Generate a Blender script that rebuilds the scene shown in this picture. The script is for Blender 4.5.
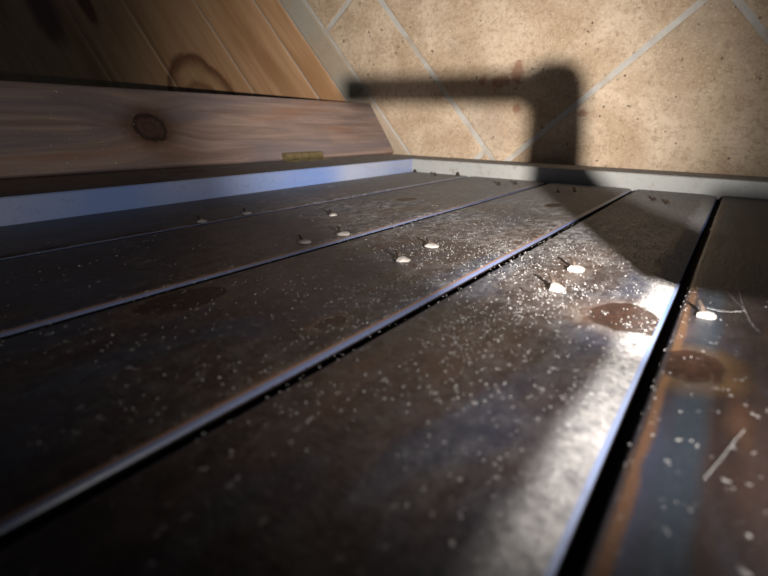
import bpy, bmesh, math, random
from mathutils import Vector, Matrix, noise
random.seed(7)
C = bpy.context.scene.collection
for o in list(bpy.data.objects): bpy.data.objects.remove(o)

# ---------------------------------------------------------------- camera, light, exposure
# world: Z up, the plank door is the plane Y = 0 (Y towards the viewer), X runs along the door
sc = bpy.context.scene
cd = bpy.data.cameras.new('camera'); cam = bpy.data.objects.new('camera', cd); C.objects.link(cam)
cd.sensor_width = 36.0; cd.lens = 545 / 768 * 36; cd.clip_start = .005
R = Matrix(((0.84180387, -0.17688804, 0.50997731), (0.02118594, 0.95488045, 0.29623382), (-0.53936759, -0.23856643, 0.8075696)))
cam.matrix_world = Matrix.Translation((0, .10, 0)) @ R.to_4x4()
cd.dof.use_dof = True; cd.dof.focus_distance = .56; cd.dof.aperture_fstop = 9.5
sc.camera = cam
sc.view_settings.view_transform = 'Standard'; sc.view_settings.look = 'None'
sc.view_settings.gamma = 1; sc.view_settings.use_curve_mapping = False
sc.view_settings.exposure = 0.0

w = bpy.data.worlds.new('world'); sc.world = w; w.use_nodes = True
bg = w.node_tree.nodes['Background']; bg.inputs[0].default_value = (.60, .78, 1.0, 1); bg.inputs[1].default_value = .016

LP = Vector((.085, .080, -.135))                       # hand torch, held low beside the door
ld = bpy.data.lights.new('torch', 'SPOT'); ld.energy = 62; ld.color = (1.0, .95, .89)
ld.spot_size = math.radians(62); ld.spot_blend = 1.0; ld.shadow_soft_size = .0014
lo = bpy.data.objects.new('torch', ld); C.objects.link(lo); lo.location = LP
lo.rotation_euler = Vector((-.56, .02, -.85)).to_track_quat('-Z', 'Y').to_euler()

sd = bpy.data.lights.new('torch_spill', 'SPOT'); sd.energy = 5.5; sd.color = ld.color   # weak wide cone round the hot spot
sd.spot_size = math.radians(168); sd.spot_blend = 1.0; sd.shadow_soft_size = ld.shadow_soft_size
so = bpy.data.objects.new('torch_spill', sd); C.objects.link(so); so.location = LP; so.rotation_euler = lo.rotation_euler

wd = bpy.data.lights.new('window_daylight', 'AREA'); wd.energy = 1.8; wd.color = (.45, .68, 1.0); wd.shape = 'RECTANGLE'
wd.size = 1.2; wd.size_y = 1.4
wo = bpy.data.objects.new('window_daylight', wd); C.objects.link(wo); wo.location = (2.6, 1.2, -.2)
wo.rotation_euler = (Vector((-.4, 0, -.6)) - Vector((2.6, 1.2, -.2))).to_track_quat('-Z', 'Y').to_euler()

ZF = -1.09                                             # floor level
BASE = Vector((-.30, 0, -1.066))                       # foot of the door

# ---------------------------------------------------------------- node helpers
class NT:
    def __init__(s, name):
        s.m = bpy.data.materials.new(name); s.m.use_nodes = True; s.t = s.m.node_tree; s.n = s.t.nodes; s.n.clear()
        s.out = s.n.new('ShaderNodeOutputMaterial'); s.b = s.n.new('ShaderNodeBsdfPrincipled')
        s.t.links.new(s.b.outputs[0], s.out.inputs[0]); s.tc = s.n.new('ShaderNodeTexCoord').outputs['Object']
    def set(s, sock, v):
        if hasattr(v, 'node'): s.t.links.new(v, sock)
        elif isinstance(v, (tuple, list)): sock.default_value = tuple(v) + ((1,) if len(v) == 3 and len(sock.default_value) == 4 else ())
        else: sock.default_value = v
    def math(s, op, a, b=0, c=None, clamp=False):
        n = s.n.new('ShaderNodeMath'); n.operation = op; n.use_clamp = clamp
        s.set(n.inputs[0], a); s.set(n.inputs[1], b)
        if c is not None: s.set(n.inputs[2], c)
        return n.outputs[0]
    def vm(s, op, a, b=(0, 0, 0)):
        n = s.n.new('ShaderNodeVectorMath'); n.operation = op; s.set(n.inputs[0], a); s.set(n.inputs[1], b)
        return n.outputs['Value'] if op == 'LENGTH' else n.outputs[0]
    def noise(s, v, scale, detail=4, rough=.6, dist=0, scl=None):
        if scl: v = s.vm('MULTIPLY', v, scl)
        n = s.n.new('ShaderNodeTexNoise'); s.set(n.inputs['Vector'], v); n.inputs['Scale'].default_value = scale
        n.inputs['Detail'].default_value = detail; n.inputs['Roughness'].default_value = rough; n.inputs['Distortion'].default_value = dist
        return n.outputs[0]
    def ramp(s, f, lo, hi, inv=False):
        n = s.n.new('ShaderNodeMapRange'); n.interpolation_type = 'SMOOTHSTEP'; s.set(n.inputs[0], f)
        n.inputs[1].default_value = lo; n.inputs[2].default_value = hi
        n.inputs[3].default_value = 1 if inv else 0; n.inputs[4].default_value = 0 if inv else 1
        return n.outputs[0]
    def mix(s, f, a, b):
        n = s.n.new('ShaderNodeMix'); n.data_type = 'RGBA'; s.set(n.inputs[0], f); s.set(n.inputs[6], a); s.set(n.inputs[7], b)
        return n.outputs[2]
    def sep(s, v):
        n = s.n.new('ShaderNodeSeparateXYZ'); s.set(n.inputs[0], v); return n.outputs
    def bump(s, h, strength=.3, dist=.001):
        n = s.n.new('ShaderNodeBump'); s.set(n.inputs['Height'], h); s.set(n.inputs['Strength'], strength)
        n.inputs['Distance'].default_value = dist; s.t.links.new(n.outputs[0], s.b.inputs['Normal'])
    def rnd(s):
        return s.n.new('ShaderNodeObjectInfo').outputs['Random']
    def done(s, col, rough, spec=.5, coat=0, coat_r=.2, metal=0):
        s.set(s.b.inputs['Base Color'], col); s.set(s.b.inputs['Roughness'], rough)
        s.b.inputs['Specular IOR Level'].default_value = spec; s.b.inputs['Metallic'].default_value = metal
        s.set(s.b.inputs['Coat Weight'], coat); s.b.inputs['Coat Roughness'].default_value = coat_r
        return s.m

def knot_fields(t, P, knots):
    """distance fields of the knots: list of (centre, radii); returns smallest scaled distance"""
    best = None
    wob = t.noise(P, 60, 2)
    for c, r in knots:
        d = t.vm('LENGTH', t.vm('DIVIDE', t.vm('SUBTRACT', P, c), r))
        d = t.math('ADD', d, t.math('MULTIPLY', t.math('SUBTRACT', wob, .5), .55))
        best = d if best is None else t.math('MINIMUM', best, d)
    return best

def dark_wood(name, knots, dust=.5, purple=0.0, wear_sheen_lines=(), dust_highlight=None, deep=1.0):
    t = NT(name); P = t.tc
    g = t.noise(P, 1, 5, .65, .6, (70, 70, 5))                  # grain runs along Z
    big = t.noise(P, 1, 3, .55, .3, (14, 14, 5))
    col = t.mix(t.ramp(g, .3, .7), (.017 * deep, .0105 * deep, .010 * deep), (.042 * deep, .024 * deep, .021 * deep))
    col = t.mix(t.math('MULTIPLY', t.ramp(big, .48, .62), .75), col, (.020, .026, .046))
    col = t.mix(t.math('MULTIPLY', t.ramp(big, .33, .45, True), .6), col, (.050, .024, .013))
    px = t.sep(P)[0]
    for x0, wd_, c in wear_sheen_lines:  # brown bands are worn stain, blue ones carry reflected sheen in colour
        dx = t.math('ABSOLUTE', t.math('SUBTRACT', t.math('ADD', px, t.math('MULTIPLY', t.math('SUBTRACT', t.noise(P, 25, 3), .5), .006)), x0))
        col = t.mix(t.math('MULTIPLY', t.ramp(dx, wd_ * .4, wd_ * 1.4, True), .85), col, c)
    kd = knot_fields(t, P, knots)
    halo = t.ramp(kd, 1.0, 1.9, True)
    col = t.mix(t.math('MULTIPLY', halo, .35), col, (.10, .055, .022))
    core = t.ramp(kd, .88, 1.05, True)
    kn = t.mix(t.ramp(t.noise(P, 180, 3), .35, .65), (.013, .005, .003), (.030, .012, .007))
    ring = t.math('MULTIPLY', t.ramp(kd, .7, .9), t.ramp(kd, .95, 1.1, True))
    kn = t.mix(t.math('MULTIPLY', ring, .6), kn, (.02, .01, .006))
    col = t.mix(core, col, kn)
    # settled dust: thin film in patches, fine specks on top, less on the resinous knots
    film = t.math('MULTIPLY', t.ramp(t.noise(P, 1, 6, .8, .5, (110, 110, 70)), .36, .70), t.ramp(t.noise(P, 12, 3), .2, .65))
    far = t.ramp(t.sep(P)[2], -.80, -.15, True)          # dust film strengthened towards the foot to carry grazing light in its colour
    film = t.math('MULTIPLY', film, t.math('MULTIPLY_ADD', far, .95, .12))
    film = t.math('MAXIMUM', film, t.math('MULTIPLY', t.ramp(t.sep(P)[2], -.97, -.45, True), t.math('MULTIPLY_ADD', t.noise(P, 1, 5, .8, .3, (160, 160, 60)), 1.9, -.15)), clamp=True)  # extra pale film brightens the dimly lit far end
    if dust_highlight:  # dust beside the groove, whitened to carry the torch highlight as well
        dl = t.math('ABSOLUTE', t.math('SUBTRACT', t.math('ADD', px, t.math('MULTIPLY', t.math('SUBTRACT', t.noise(P, 18, 4), .5), .012)), dust_highlight[0]))
        film = t.math('ADD', film, t.math('MULTIPLY', t.ramp(dl, dust_highlight[1] * .2, dust_highlight[1], True), t.math('MULTIPLY_ADD', t.noise(P, 210, 4, .8), 2.2, -.45)), clamp=True)
    speck = t.ramp(t.noise(P, 1, 2, .5, 0, (260, 260, 200)), .63, .70)
    spm = t.ramp(t.noise(P, 30, 3, .6), .42, .6)
    fl = t.math('MULTIPLY', film, t.math('SUBTRACT', 1, t.math('MULTIPLY', core, .93)))
    dm = t.math('ADD', t.math('MULTIPLY', fl, dust), t.math('MULTIPLY', t.math('MULTIPLY', speck, spm), .5), clamp=True)
    col = t.mix(dm, col, (.43, .41, .40))
    rough = t.math('ADD', t.math('MULTIPLY', dm, .4), t.math('ADD', .30, t.math('MULTIPLY', big, .2)), clamp=True)
    h = t.math('ADD', t.math('MULTIPLY', g, .6), t.math('ADD', t.noise(P, 260, 4, .7), t.math('MULTIPLY', core, -.8)))
    t.bump(t.math('ADD', h, t.math('MULTIPLY', dm, 1.2)), t.math('MULTIPLY_ADD', far, .72, .28), .0026)
    return t.done(col, rough, .5)

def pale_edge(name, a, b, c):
    """mottled tones for the moulded edges; the blue ones hold window sheen in their colour"""
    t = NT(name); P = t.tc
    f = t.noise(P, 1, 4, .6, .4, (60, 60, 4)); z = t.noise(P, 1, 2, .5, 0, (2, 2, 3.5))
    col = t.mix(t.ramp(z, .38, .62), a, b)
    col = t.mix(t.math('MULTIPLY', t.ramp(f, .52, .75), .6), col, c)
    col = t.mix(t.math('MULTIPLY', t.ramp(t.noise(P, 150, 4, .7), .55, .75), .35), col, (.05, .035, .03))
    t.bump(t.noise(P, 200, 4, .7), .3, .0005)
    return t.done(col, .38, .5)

# ---------------------------------------------------------------- materials
KNOTS = [((-.0370, 0, -.3080), (.0205, .03, .0250)), ((-.0030, 0, -.2560), (.0150, .03, .0190)),
         ((-.2525, 0, -.1846), (.016, .03, .030)), ((-.1618, 0, -.2054), (.006, .03, .012)),
         ((-.36, 0, -.62), (.012, .03, .02)), ((-.19, 0, -.70), (.010, .03, .02)), ((.06, 0, -.55), (.014, .03, .02))]
M = {}
M['plank'] = dark_wood('stained_plank_wood', KNOTS, .92, deep=.75, wear_sheen_lines=[(-.0085, .0022, (.13, .060, .026)), (.0, .003, (.045, .06, .085))], dust_highlight=(-.0265, .0145))
M['plank_bare'] = dark_wood('bare_stained_plank_wood', KNOTS, .10, wear_sheen_lines=[(-.0105, .0024, (.08, .038, .018)), (.001, .006, (.012, .018, .026))], deep=.38)
M['frame'] = dark_wood('stained_frame_wood', [((-.64, .02, -.5), (.02, .03, .03))], 1.0)
M['edge'] = pale_edge('sheen_bevel', (.07, .12, .29), (.17, .20, .30), (.13, .10, .10))  # blue window sheen put into the colour, brightest on the torchlit plank
M['stile_edge'] = pale_edge('sheen_stile_edge', (.15, .22, .44), (.34, .36, .45), (.30, .28, .30))  # bluish reflection coloured into the stile's inner face
M['rail_edge'] = pale_edge('grey_rail_edge', (.27, .28, .27), (.38, .37, .35), (.24, .20, .17))
M['worn'] = pale_edge('worn_brown_edge', (.075, .036, .018), (.14, .075, .042), (.05, .025, .015))
M['edge_dim'] = pale_edge('dull_sheen_bevel', (.035, .062, .16), (.085, .10, .17), (.09, .055, .04))  # weaker coloured-in sheen for the other planks
def groove():
    t = NT('groove_dark'); f = t.noise(t.tc, 90, 4)
    return t.done(t.mix(f, (.006, .004, .004), (.02, .013, .01)), .8, .2)
M['groove'] = groove()

def post_wood():
    t = NT('purple_stained_post'); P = t.tc
    kc = (-.712, .082, -.500)
    d0 = t.vm('LENGTH', t.vm('DIVIDE', t.vm('SUBTRACT', P, kc), (.09, .0160, .024)))
    d = t.math('ADD', d0, t.math('MULTIPLY', t.math('SUBTRACT', t.noise(P, 55, 3), .5), .8))
    bend = t.math('MULTIPLY', t.ramp(d0, .3, 4.5, True), .014)      # grain swerves round the knot
    sx = t.sep(P); cb = t.n.new('ShaderNodeCombineXYZ'); s_y = t.math('ADD', sx[1], t.math('MULTIPLY', bend, t.math('SIGN', t.math('SUBTRACT', sx[1], .082))))
    t.set(cb.inputs[0], 0.0); t.set(cb.inputs[1], s_y); t.set(cb.inputs[2], sx[2])
    g = t.noise(cb.outputs[0], 1, 5, .6, .5, (1, 90, 4)); g2 = t.noise(cb.outputs[0], 1, 3, .5, .4, (1, 34, 3))
    col = t.mix(t.ramp(g, .3, .7), (.17, .115, .098), (.31, .22, .185))
    col = t.mix(t.math('MULTIPLY', t.ramp(g2, .48, .64), .55), col, (.140, .125, .145))
    col = t.mix(t.math('MULTIPLY', t.ramp(g2, .3, .44, True), .7), col, (.24, .12, .07))
    tail = t.math('MULTIPLY', t.ramp(t.math('ABSOLUTE', t.math('SUBTRACT', s_y, .090)), .002, .014, True), t.ramp(d0, 1, 4.5, True))
    col = t.mix(t.math('MULTIPLY', tail, .55), col, (.16, .07, .025))
    col = t.mix(t.math('MULTIPLY', t.ramp(d, 1.0, 2.4, True), .8), col, (.085, .034, .014))
    rings = t.math('SINE', t.math('MULTIPLY', d, 14.0))
    kn = t.mix(t.math('MULTIPLY_ADD', rings, .25, .5), (.040, .017, .012), (.085, .042, .034))
    col = t.mix(t.ramp(d, .92, 1.08, True), col, kn)
    rg = t.math('MULTIPLY', t.ramp(d, .74, .98), t.ramp(d, 1.02, 1.30, True))
    col = t.mix(rg, col, (.022, .010, .007))
    sp = t.math('MULTIPLY', t.ramp(t.noise(P, 260, 2), .70, .74), .6)
    col = t.mix(sp, col, (.6, .58, .56))
    t.bump(t.math('ADD', g, t.math('MULTIPLY', rg, -2.0)), .3, .0008)
    return t.done(col, .48, .45)
M['post'] = post_wood()

def tile_mat():
    t = NT('sandstone_tile'); P = t.tc
    r = t.rnd(); off = t.vm('ADD', P, (0, 0, 0)); cb = t.n.new('ShaderNodeCombineXYZ'); t.set(cb.inputs[2], t.math('MULTIPLY', r, 9)); off = t.vm('ADD', P, cb.outputs[0])
    a = t.noise(off, 9, 5, .6, .4); b = t.noise(off, 110, 5, .8); c = t.noise(off, 260, 3, .7)
    col = t.mix(t.ramp(a, .35, .68), (.47, .335, .215), (.690, .540, .390))
    col = t.mix(t.math('MULTIPLY', t.ramp(b, .45, .7), .75), col, (.31, .205, .13))
    col = t.mix(t.math('MULTIPLY', t.ramp(c, .5, .75), .5), col, (.82, .68, .54))
    pit = t.ramp(t.noise(off, 95, 2, .5), .71, .755)
    col = t.mix(t.math('MULTIPLY', pit, .8), col, (.10, .06, .04))
    v = t.n.new('ShaderNodeTexVoronoi'); t.set(v.inputs['Vector'], off); v.inputs['Scale'].default_value = 26; v.inputs['Randomness'].default_value = 1
    dot = t.ramp(v.outputs['Distance'], .035, .055, True)
    col = t.mix(dot, col, (.06, .035, .025))
    gr = t.math('MULTIPLY', t.ramp(t.noise(off, 5, 4, .6), .54, .72), .35)
    col = t.mix(gr, col, (.36, .31, .27))
    # rust stain by the joint
    st = None
    for cpt, rr in (((-.428, .176, ZF), (.020, .012, .02)), ((-.393, .190, ZF), (.012, .022, .02)), ((-.465, .178, ZF), (.008, .008, .02)), ((-.262, .118, ZF), (.010, .006, .02)), ((-.39, .125, ZF), (.008, .008, .02))):
        d = t.vm('LENGTH', t.vm('DIVIDE', t.vm('SUBTRACT', P, cpt), rr)); st = d if st is None else t.math('MINIMUM', st, d)
    st = t.math('ADD', st, t.math('MULTIPLY', t.math('SUBTRACT', t.noise(P, 130, 4, .7), .5), 2.2))
    col = t.mix(t.math('MULTIPLY', t.ramp(st, .6, 1.3, True), .62), col, (.27, .085, .045))
    t.bump(t.math('ADD', t.math('ADD', t.math('MULTIPLY', b, .8), c), t.math('MULTIPLY', pit, -1.5)), .8, .0022)
    return t.done(col, .62, .35)
M['tile'] = tile_mat()

def grout_mat():
    t = NT('grey_grout'); P = t.tc
    col = t.mix(t.noise(P, 60, 5, .7), (.36, .33, .29), (.62, .59, .55))
    col = t.mix(t.math('MULTIPLY', t.ramp(t.noise(P, 14, 3), .5, .7), .7), col, (.36, .28, .20))
    t.bump(t.noise(P, 220, 4), .5, .001); return t.done(col, .8, .3)
M['grout'] = grout_mat()

TH = math.radians(-48.5)
def pine_mat():
    t = NT('honey_pine'); 
    mp = t.n.new('ShaderNodeMapping'); mp.inputs['Rotation'].default_value = (0, 0, -TH); t.set(mp.inputs[0], t.tc); P = mp.outputs[0]
    cb = t.n.new('ShaderNodeCombineXYZ'); t.set(cb.inputs[2], t.math('MULTIPLY', t.rnd(), 7)); P2 = t.vm('ADD', P, cb.outputs[0])
    g = t.noise(P2, 1, 5, .6, .8, (3, 40, 1)); g2 = t.noise(P2, 1, 3, .5, 1.2, (1.2, 7, 1))
    col = t.mix(t.ramp(g, .15, .85), (.46, .245, .12), (.66, .40, .22))
    col = t.mix(t.math('MULTIPLY', t.ramp(g2, .5, .68), .5), col, (.30, .135, .050))
    # dark flame figure and a knot, in floor coordinates (along, across)
    def blob(c, r, lo=.8, hi=1.2, amp=.7):
        d = t.vm('LENGTH', t.vm('DIVIDE', t.vm('SUBTRACT', P, c), r)); return t.math('ADD', d, t.math('MULTIPLY', t.math('SUBTRACT', t.noise(P, 14, 3), .5), amp))
    f1 = blob((-.895, -.905, ZF), (.225, .125, .5), amp=.2)
    ring = t.math('MULTIPLY', t.ramp(f1, .78, .99), t.ramp(f1, .99, 1.08, True))
    col = t.mix(t.math('MULTIPLY', ring, .75), col, (.10, .028, .012))
    f1b = t.math('MULTIPLY', t.ramp(f1, .45, .6), t.ramp(f1, .6, .72, True))
    col = t.mix(t.math('MULTIPLY', f1b, .6), col, (.15, .055, .022))
    f2 = blob((-1.70, -1.27, ZF), (.16, .07, .5))
    col = t.mix(t.math('MULTIPLY', t.ramp(f2, .5, 1.3, True), .8), col, (.09, .035, .035))
    f3 = blob((-1.55, -1.08, ZF), (.12, .03, .5))
    col = t.mix(t.math('MULTIPLY', t.ramp(f3, .6, 1.1, True), .8), col, (.10, .035, .018))
    # scratches in the finish
    sc_ = t.math('MULTIPLY', t.ramp(t.noise(P, 1, 3, .6, 1.5, (9, 60, 1)), .62, .70), t.ramp(t.vm('LENGTH', t.vm('SUBTRACT', P, (-.86, -.64, ZF))), .03, .12, True))
    col = t.mix(t.math('MULTIPLY', sc_, .7), col, (.20, .12, .07))
    t.bump(g, .2, .0008)
    return t.done(col, .42, .45)
M['pine'] = pine_mat()
def thr_mat():
    t = NT('sand_threshold'); P = t.tc
    col = t.mix(t.noise(P, 40, 5, .7), (.34, .26, .18), (.50, .40, .30))
    col = t.mix(t.math('MULTIPLY', t.ramp(t.noise(P, 9, 3), .45, .65), .6), col, (.38, .37, .32))
    col = t.mix(t.ramp(t.noise(P, 110, 2), .71, .75), col, (.09, .06, .04))
    t.bump(t.noise(P, 240, 4), .4, .001); return t.done(col, .7, .3)
M['threshold'] = thr_mat()
def plain(name, a, b, rough, metal=0, scale=200):
    t = NT(name); col = t.mix(t.noise(t.tc, scale, 4, .7), a, b); t.bump(t.noise(t.tc, scale * 1.5, 3), .3, .0004); return t.done(col, rough, .5, metal=metal)
M['nail'] = plain('pale_splinter', (.16, .14, .13), (.32, .29, .265), .6)
M['nail_dark'] = plain('dark_nail', (.02, .015, .013), (.07, .05, .04), .5)
M['brass'] = plain('tarnished_brass', (.20, .155, .08), (.40, .33, .18), .42, .75, 150)
M['iron'] = plain('black_iron', (.015, .014, .014), (.03, .028, .026), .5, .5)
M['dust'] = plain('dust_grain', (.17, .165, .16), (.42, .40, .39), .7)
M['web'] = plain('cobweb_silk', (.45, .45, .45), (.6, .6, .6), .6)
M['plaster'] = plain('pale_plaster', (.40, .36, .32), (.50, .46, .41), .8, 0, 12)

# ---------------------------------------------------------------- object helpers
def link(name, bm, mats, parent=None, smooth=False, base=None):
    me = bpy.data.meshes.new(name)
    bmesh.ops.recalc_face_normals(bm, faces=bm.faces); bm.to_mesh(me); bm.free()
    for m in (mats if isinstance(mats, (list, tuple)) else [mats]): me.materials.append(m)
    if smooth:
        for p in me.polygons: p.use_smooth = True
    o = bpy.data.objects.new(name, me); C.objects.link(o)
    if parent:
        o.parent = parent
        b = Vector((0, 0, 0)); q = parent
        while q: b += q.location; q = q.parent
        o.location = -b                                # part meshes keep world coordinates
    return o
def empty(name, loc):
    o = bpy.data.objects.new(name, None); C.objects.link(o); o.location = loc; o.empty_display_size = .05; return o
def tag(o, label, cat, group=None, kind=None):
    if label: o['label'] = label
    if cat: o['category'] = cat
    if group: o['group'] = group
    if kind: o['kind'] = kind
    return o
def prism_z(bm, prof, zs, mats=None, cap=True, jitter=0):
    """loft an XY outline along the stations zs; mats = material index per outline edge; prof may be a function of z"""
    rings = []
    for z in zs:
        p = prof(z) if callable(prof) else prof
        rings.append([bm.verts.new((x + (random.uniform(-jitter, jitter) if jitter else 0), y, z)) for x, y in p])
    n = len(rings[0])
    for a, b in zip(rings, rings[1:]):
        for i in range(n):
            f = bm.faces.new((a[i], a[(i + 1) % n], b[(i + 1) % n], b[i]))
            if mats: f.material_index = mats[i]
    if cap: bm.faces.new(rings[0]); bm.faces.new(rings[-1])
def slab(bm, poly, z0, z1, bev=.002):
    """horizontal slab with a softened arris"""
    cx = sum(p[0] for p in poly) / len(poly); cy = sum(p[1] for p in poly) / len(poly)
    def inset(d):
        n = len(poly); res = []
        for i in range(n):
            p0, p1, p2 = Vector(poly[i - 1]), Vector(poly[i]), Vector(poly[(i + 1) % n])
            e1 = (p1 - p0).normalized(); e2 = (p2 - p1).normalized()
            n1 = Vector((-e1.y, e1.x)); n2 = Vector((-e2.y, e2.x)); k = 1 + n1.dot(n2)
            res.append(p1 + (n1 + n2) * (d / k))
        return res
    lv = [(inset(0), z0), (inset(0), z1 - bev), (inset(bev * .35), z1 - bev * .3), (inset(bev * 1.2), z1)]
    rings = [[bm.verts.new((p[0], p[1], z)) for p in r] for r, z in lv]
    n = len(poly)
    for a, b in zip(rings, rings[1:]):
        for i in range(n): bm.faces.new((a[i], a[(i + 1) % n], b[(i + 1) % n], b[i]))
    bm.faces.new(rings[0]); bm.faces.new(rings[-1])
def tube(bm, pts, r, n=8):
    rings = []
    for i, p in enumerate(pts):
        p = Vector(p); d = (Vector(pts[min(i + 1, len(pts) - 1)]) - Vector(pts[max(i - 1, 0)])).normalized()
        a = d.orthogonal().normalized(); b = d.cross(a); rr = r[i] if isinstance(r, (list, tuple)) else r
        if rings:                                       # keep the frame from twisting
            a = (pa - d * pa.dot(d)).normalized(); b = d.cross(a)
        pa = a
        rings.append([bm.verts.new(p + (a * math.cos(k * 2 * math.pi / n) + b * math.sin(k * 2 * math.pi / n)) * rr) for k in range(n)])
    for A, B in zip(rings, rings[1:]):
        for k in range(n): bm.faces.new((A[k], A[(k + 1) % n], B[(k + 1) % n], B[k]))
    bm.faces.new(rings[0]); bm.faces.new(rings[-1])

# ---------------------------------------------------------------- floor: tiles, threshold strip, pine boards
T = Vector((math.cos(TH), math.sin(TH))); N = Vector((-math.sin(TH), math.cos(TH)))
def fp(a, b): v = T * a + N * b; return (v.x, v.y)              # floor coordinates: along, across
floor = empty('floor', (-.4, .4, ZF)); tag(floor, 'floor of diagonal sandy tiles meeting honey pine boards', None, kind='structure')
bm = bmesh.new(); vs = [bm.verts.new((*fp(a, b), ZF - .0016)) for a, b in ((-5, -4.5), (4, -4.5), (4, 3.5), (-5, 3.5))]
bm.faces.new(vs); o = link('grout_bed', bm, M['grout'], floor)
G = .0046; PIT = .462
def tile(a0, a1, b0, b1):
    jz = random.uniform(-.0005, .0005)
    bm = bmesh.new(); slab(bm, [fp(a0 + G, b0 + G), fp(a1 - G, b0 + G), fp(a1 - G, b1 - G), fp(a0 + G, b1 - G)], ZF - .009, ZF + jz, .003)
    return link('tile', bm, M['tile'], floor, True)
for j in range(-1, 5):
    b0 = -.307 + j * PIT; b1 = b0 + PIT
    if j == -1: b0 = -.457
    for i in range(-5, 4):
        a0 = -.283 + i * PIT - (.045 if j == -1 else 0)
        tile(a0, a0 + PIT, b0, b1)
for o in floor.children:
    if o.name.startswith('tile'):
        for p in o.data.polygons: p.use_smooth = False
bm = bmesh.new(); slab(bm, [fp(-3.5, -.510), fp(2.2, -.510), fp(2.2, -.4575), fp(-3.5, -.4575)], ZF - .009, ZF + .0015, .003)
thr = link('trim_1', bm, M['threshold']); tag(thr, 'sandy grey threshold strip between the pine boards and the tiles', None, kind='structure')
seams = [-.511, -.570, -.723, -.942, -1.168, -1.370, -1.57, -1.78, -2.0, -2.2, -2.42, -2.64]
for s0, s1 in zip(seams, seams[1:]):
    bm = bmesh.new(); slab(bm, [fp(-4.2, s1 + .0004), fp(2.2, s1 + .0004), fp(2.2, s0 - .0004), fp(-4.2, s0 - .0004)], ZF - .009, ZF + random.uniform(0, .0012), .004)
    link('floorboard', bm, M['pine'], floor)

# ---------------------------------------------------------------- door post (knotty board standing beside the door, its foot on the threshold)
def post_prof(z):
    x0 = -.7135 - .0427 * z
    d = Vector((-.737 - x0, .134 - .028)); L = d.length; d /= L; nrm = Vector((-d.y, d.x))   # outward, away from the door
    p0 = Vector((x0, .028))
    pts = [p0 + nrm * .0035, p0 + d * .0015 + nrm * .0008, p0 + d * .004]
    pts += [p0 + d * (L - .003), p0 + d * (L - .0008) + nrm * .0008, p0 + d * L + nrm * .003]
    pts += [p0 + d * L + nrm * .026, p0 + nrm * .026]
    pts = [(p.x, p.y) for p in pts]
    return pts
bm = bmesh.new(); prism_z(bm, post_prof, [ZF + .0015] + [ZF + .0015 + k * .1 for k in range(1, 18)])
post = link('door_post', bm, M['post']); tag(post, 'knotty purple-brown stained board standing beside the dark plank door', 'post')

# ---------------------------------------------------------------- the plank door
door = empty('cupboard_door', BASE)
tag(door, 'dark stained plank cupboard door, dusty, set in a raised frame with blue window sheen coloured into its inner edges', 'door')
seam_x = [-.5550, -.4300, -.2790, -.1405, -.0192, .128, .262]
GAP = .0060
def plank_profile(x0, x1, broad, first, last, worn):
    """right edge rolls over broadly and ends in a small bevel, the left edge is crisper"""
    rd_ = .0012 if broad < .015 else .0024
    xl = x0 + (0 if first else GAP * (.78 if x0 > -.05 else 1)); xr = x1 - (0 if last else .0010)
    p = [(xl, -.018), (xl, -.0035), (xl + .0011, -.0012), (xl + .0030, -.0002), (xl + .008, 0.0)]
    m = [2, 2, 0, 0]
    for k in range(1, 5):
        p.append((xl + .008 + (xr - broad - xl - .008) * k / 5, .0)); m.append(0)
    p.append((xr - broad, 0)); m.append(0)
    for q in (.35, .6, .8):
        p.append((xr - broad + (broad - .0018) * q, -rd_ * q * q)); m.append(0)
    p += [(xr - .0018, -rd_), (xr - .0007, -rd_ - .0008), (xr - .0001, -rd_ - .0018), (xr, -.018)]
    m += [3 if worn else 0, 1, 1, 2, 2]
    return p, m + [2] * (len(p) - len(m))
zs = [-.985] + [-.97 + .045 * k for k in range(0, 36)]
planks = []
broads = [.007, .006, .007, .021, .008, .008]
for i, (x0, x1) in enumerate(zip(seam_x, seam_x[1:])):
    p, m = plank_profile(x0, x1, broads[i], i == 0, i == len(seam_x) - 2, i in (1, 2))
    sd = i * 7.3
    def prof(z, p=p, sd=sd):                           # slightly wandering edges
        wl = noise.noise(Vector((sd, 0, z * 9))) * .0006; wr = noise.noise(Vector((sd + 3, 5, z * 9))) * .0006
        return [(x + (wl if k < len(p) / 2 else wr), y) for k, (x, y) in enumerate(p)]
    bm = bmesh.new(); prism_z(bm, prof, zs, m)
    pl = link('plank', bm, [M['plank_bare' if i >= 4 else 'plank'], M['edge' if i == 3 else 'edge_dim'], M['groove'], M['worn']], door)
    planks.append(pl)
# tongues closing the joints behind the grooves
bm = bmesh.new()
for x in seam_x[1:-1]:
    prism_z(bm, [(x - .004, -.017), (x + .008, -.017), (x + .008, -.0115), (x - .004, -.0115)], [-.985, .6])
link('tongue', bm, M['groove'], door)
FT = .0250
def stile(x_in, x_out_fn, edge):
    bm = bmesh.new(); s = 1 if x_out_fn(0) > x_in else -1
    def pr(z):
        xo = x_out_fn(z); xi = x_in
        return [(xi, -.018), (xi, FT - .0015), (xi + s * .0015, FT), (xo - s * .002, FT), (xo, FT - .002), (xo, -.018)]
    prism_z(bm, pr, [-1.066] + [-1.0 + .1 * k for k in range(17)], [1, 1, 0, 0, 0, 0])
    return link('stile', bm, [M['frame'], edge], door)
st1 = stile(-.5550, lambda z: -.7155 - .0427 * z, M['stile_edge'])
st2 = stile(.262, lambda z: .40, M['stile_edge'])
bm = bmesh.new()                                        # bottom rail, profile in YZ swept along X
prof = [(-.018, -.9745), (FT - .0015, -.9745), (FT, -.9760), (FT, -1.064), (FT - .002, -1.066), (-.018, -1.066)]
mi = [1, 1, 0, 0, 0, 0]; rings = []
for k in range(21):
    x = -.5548 + (.262 + .5548) * k / 20
    rings.append([bm.verts.new((x, y, z)) for y, z in prof])
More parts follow.
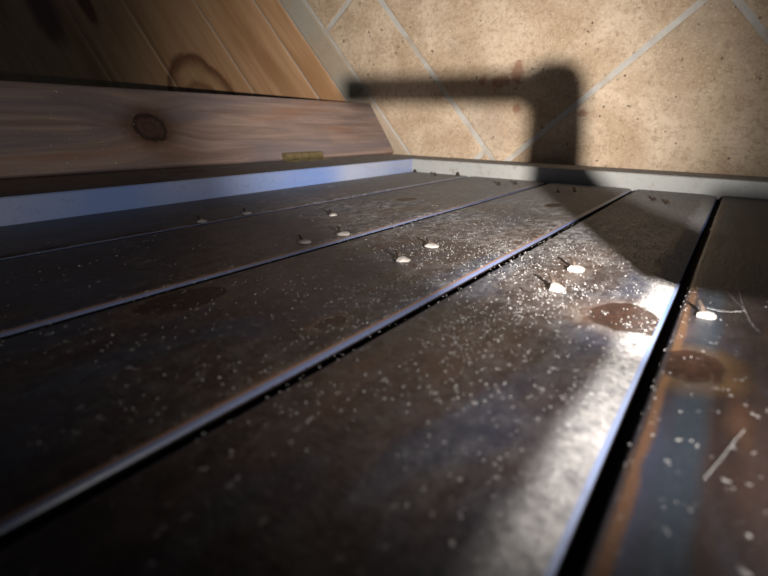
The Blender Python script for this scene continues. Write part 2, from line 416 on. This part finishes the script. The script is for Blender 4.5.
for a, b in zip(rings, rings[1:]):
    for i in range(6): f = bm.faces.new((a[i], a[(i + 1) % 6], b[(i + 1) % 6], b[i])); f.material_index = mi[i]
bm.faces.new(rings[0]); bm.faces.new(rings[-1])
link('rail', bm, [M['frame'], M['rail_edge']], door)

# hinge on the joint between stile and post
bm = bmesh.new()
hx = lambda z: -.7120 - .0427 * z
for k in range(5):
    z0 = -.833 + k * .0196; z1 = z0 + .0184
    tube(bm, [(hx(z0) + .0015, .0320, z0), (hx(z1) + .0015, .0320, z1)], .0072, 12)
hg = link('hinge', bm, M['brass'], door, False); hg['label'] = 'tarnished brass hinge knuckles'
for k in (0, 2, 4):
    z0 = -.833 + k * .0196
    bm = bmesh.new()
    prism_z(bm, [(hx(z0) + .002, FT + .0002), (hx(z0) + .024, FT + .0002), (hx(z0) + .024, FT + .0016), (hx(z0) + .002, FT + .0016)], [z0, z0 + .0184])
    link('hinge_leaf', bm, M['brass'], hg)

# nails that come through the planks: pale torn wood round each tip
def nail(pi, x, z, wx, wz, hgt, seed, mat):
    rd = random.Random(seed); bm = bmesh.new()
    bmesh.ops.create_icosphere(bm, subdivisions=2, radius=1)
    ang = rd.uniform(-.5, .5)
    for v in bm.verts:
        k = 1 + .28 * noise.noise(v.co * 1.7 + Vector((seed, 0, 0)))
        c = v.co * k; a = c.x * wx; b = c.z * wz
        v.co = Vector((x + a * math.cos(ang) - b * math.sin(ang), max(-.001, c.y * hgt * (.60 if c.y > 0 else .3)), z + a * math.sin(ang) + b * math.cos(ang)))
    if mat == M['nail']: link('splinter', bm, mat, planks[pi])
    bm = bmesh.new()
    d = Vector((x - LP.x, 0, z - LP.z)).normalized(); b0 = Vector((x, 0, z)) + d * .002; kk = 1 if mat == M['nail'] else 1.7         # dark tip laid away from the torch to draw out its cast shadow
    tube(bm, [b0, b0 + d * .0035 * kk + Vector((0, hgt * .6, 0)), b0 + d * .0085 * kk + Vector((0, hgt * .95, 0)), b0 + d * .0115 * kk + Vector((0, hgt * .95, 0))], [.0015 * kk, .0015 * kk, .0012 * kk, .0005], 7)
    return link('nail', bm, M['nail_dark'], planks[pi])
NAILS = [(3, -.0835, -.3350, .0050, .0062, .0062, 1), (3, -.0850, -.3900, .0058, .0070, .0064, 2), (4, -.0015, -.3340, .0058, .0045, .0048, 3),
         (2, -.1990, -.3390, .0060, .0060, .0048, 4), (2, -.2030, -.3940, .0064, .0064, .0048, 5), (1, -.2905, -.3880, .0066, .0066, .0044, 6),
         (1, -.2960, -.3420, .0062, .0055, .0036, 7), (1, -.3590, -.4620, .0050, .0060, .0042, 8), (0, -.4360, -.4115, .0040, .006, .0040, 9),
         (0, -.4350, -.3510, .0040, .0060, .0040, 10)]
for n in NAILS: nail(*n, M['nail'])
for n in [(3, -.0884, -.8246, .003, .004, .004, 21), (3, -.0703, -.8049, .003, .004, .004, 22), (2, -.2041, -.8611, .004, .005, .005, 23), (2, -.222, -.835, .003, .005, .005, 24),
          (1, -.322, -.8557, .004, .006, .004, 25), (1, -.305, -.885, .003, .005, .004, 26), (0, -.442, -.955, .003, .006, .005, 27), (0, -.475, -.925, .003, .005, .004, 28), (0, -.535, -.955, .003, .006, .004, 29)]:
    nail(*n, M['nail_dark'])

# loose dust grains lying on the planks
bm = bmesh.new(); rd = random.Random(3)
cnt = 0
while cnt < 3600:
    x = -.54 + rd.random() * .62; z = -.965 + rd.random() ** .8 * .87
    dens = math.exp(-((x + .07) / .11) ** 2 - ((z + .34) / .2) ** 2) + .06
    cl = noise.noise(Vector((x * 28, 3, z * 14))) * .5 + .5
    if x > -.014: dens *= .10
    if rd.random() > dens * cl * cl * 2.2: continue
    if any(abs(x - s - .0018) < .0045 for s in seam_x): continue
    r = rd.uniform(.00022, .00060) * (1.5 if rd.random() < .06 else 1); y = r * .25
    c = [bm.verts.new((x + dx * r * rd.uniform(.7, 1.4), y + dy * r * .6, z + dz * r * rd.uniform(.7, 1.4))) for dx, dy, dz in ((1, 0, 0), (0, 0, 1), (-1, 0, 0), (0, 0, -1), (0, .9, 0), (0, -.9, 0))]
    for k in range(4):
        bm.faces.new((c[k], c[(k + 1) % 4], c[4])); bm.faces.new((c[(k + 1) % 4], c[k], c[5]))
    cnt += 1
for s in seam_x[1:-1]:                                 # crumbs gathered along the groove edges
    for k in range(90):
        z = -.96 + rd.random() * .80; x = s + (.0048 + abs(rd.gauss(0, .0022))) ; r = rd.uniform(.0002, .0005)
        c = [bm.verts.new((x + dx * r, r * .3 + dy * r * .6, z + dz * r)) for dx, dy, dz in ((1, 0, 0), (0, 0, 1), (-1, 0, 0), (0, 0, -1), (0, 1.4, 0), (0, -.9, 0))]
        for k in range(4):
            bm.faces.new((c[k], c[(k + 1) % 4], c[4])); bm.faces.new((c[(k + 1) % 4], c[k], c[5]))
dg = link('dust_grains', bm, M['dust'], door); dg['kind'] = 'stuff'

# cobweb strands across the right-hand plank
bm = bmesh.new(); rd = random.Random(5)
A = {'a': (-.030, .001, -.448), 'b': (-.0085, .0045, -.4536), 'c': (.0105, .003, -.4378), 'd': (.0167, .0025, -.3489), 'e': (.0305, .001, -.3547), 'f': (-.0015, .004, -.3370),
     'g': (.0233, .001, -.3204), 'h': (.0150, .001, -.2900), 'i': (.0210, .001, -.400)}
for p, q in ('ab', 'bc', 'cd', 'fd', 'dg', 'ci', 'bd'):
    P0, P1 = Vector(A[p]), Vector(A[q]); pts = []
    for k in range(9):
        t_ = k / 8; v = P0.lerp(P1, t_); v.y -= .0012 * math.sin(math.pi * t_); v += Vector((rd.uniform(-1, 1), 0, rd.uniform(-1, 1))) * .0003; v.y = max(v.y, .0004); pts.append(v)
    tube(bm, pts, .00004, 4)
for P0, P1 in (((.0173, .0004, -.2073), (.0075, .0004, -.1672)), ((-.014, .002, -.86), (.004, .004, -.83)), ((.004, .004, -.83), (-.012, .002, -.72))):
    P0, P1 = Vector(P0), Vector(P1); tube(bm, [P0.lerp(P1, k / 5) + Vector((rd.uniform(-1, 1) * .0003, 0, 0)) for k in range(6)], .00005, 4)
cw = link('cobweb', bm, M['web']); tag(cw, 'fine grey cobweb strands on the right-hand plank of the dark door', 'cobweb', kind='stuff')

# unseen caster added right of the frame, outline shaped to throw the bar-and-knob shadow
lt = link('shadow_caster', (lambda b: (tube(b, [(.100, -.001, -.197), (.100, .0675, -.197)], .004, 10), b)[1])(bmesh.new()), M['iron'], door)
lt['label'] = 'unseen black piece shaped to throw the bar-and-knob shadow'
ZC = -.197
bm = bmesh.new()
outl = [(.0272, .0833), (.0272, .0872), (.0555, .0874), (.0565, .0882), (.0590, .0887), (.0610, .0882), (.0622, .0863), (.0626, .084), (.0632, .0762), (.0678, .0718), (.0715, .0702), (.0755, .0702), (.0768, .0746), (.104, .0746), (.104, .0605), (.0600, .0605), (.0555, .0617), (.0560, .0820), (.0550, .0833)]
fr = [bm.verts.new((x, y, ZC - .0008)) for x, y in outl]; bk = [bm.verts.new((x, y, ZC + .0008)) for x, y in outl]
bm.faces.new(fr); bm.faces.new(bk)
for i in range(len(outl)): bm.faces.new((fr[i], fr[(i + 1) % len(outl)], bk[(i + 1) % len(outl)], bk[i]))
link('caster_plate', bm, M['iron'], lt)
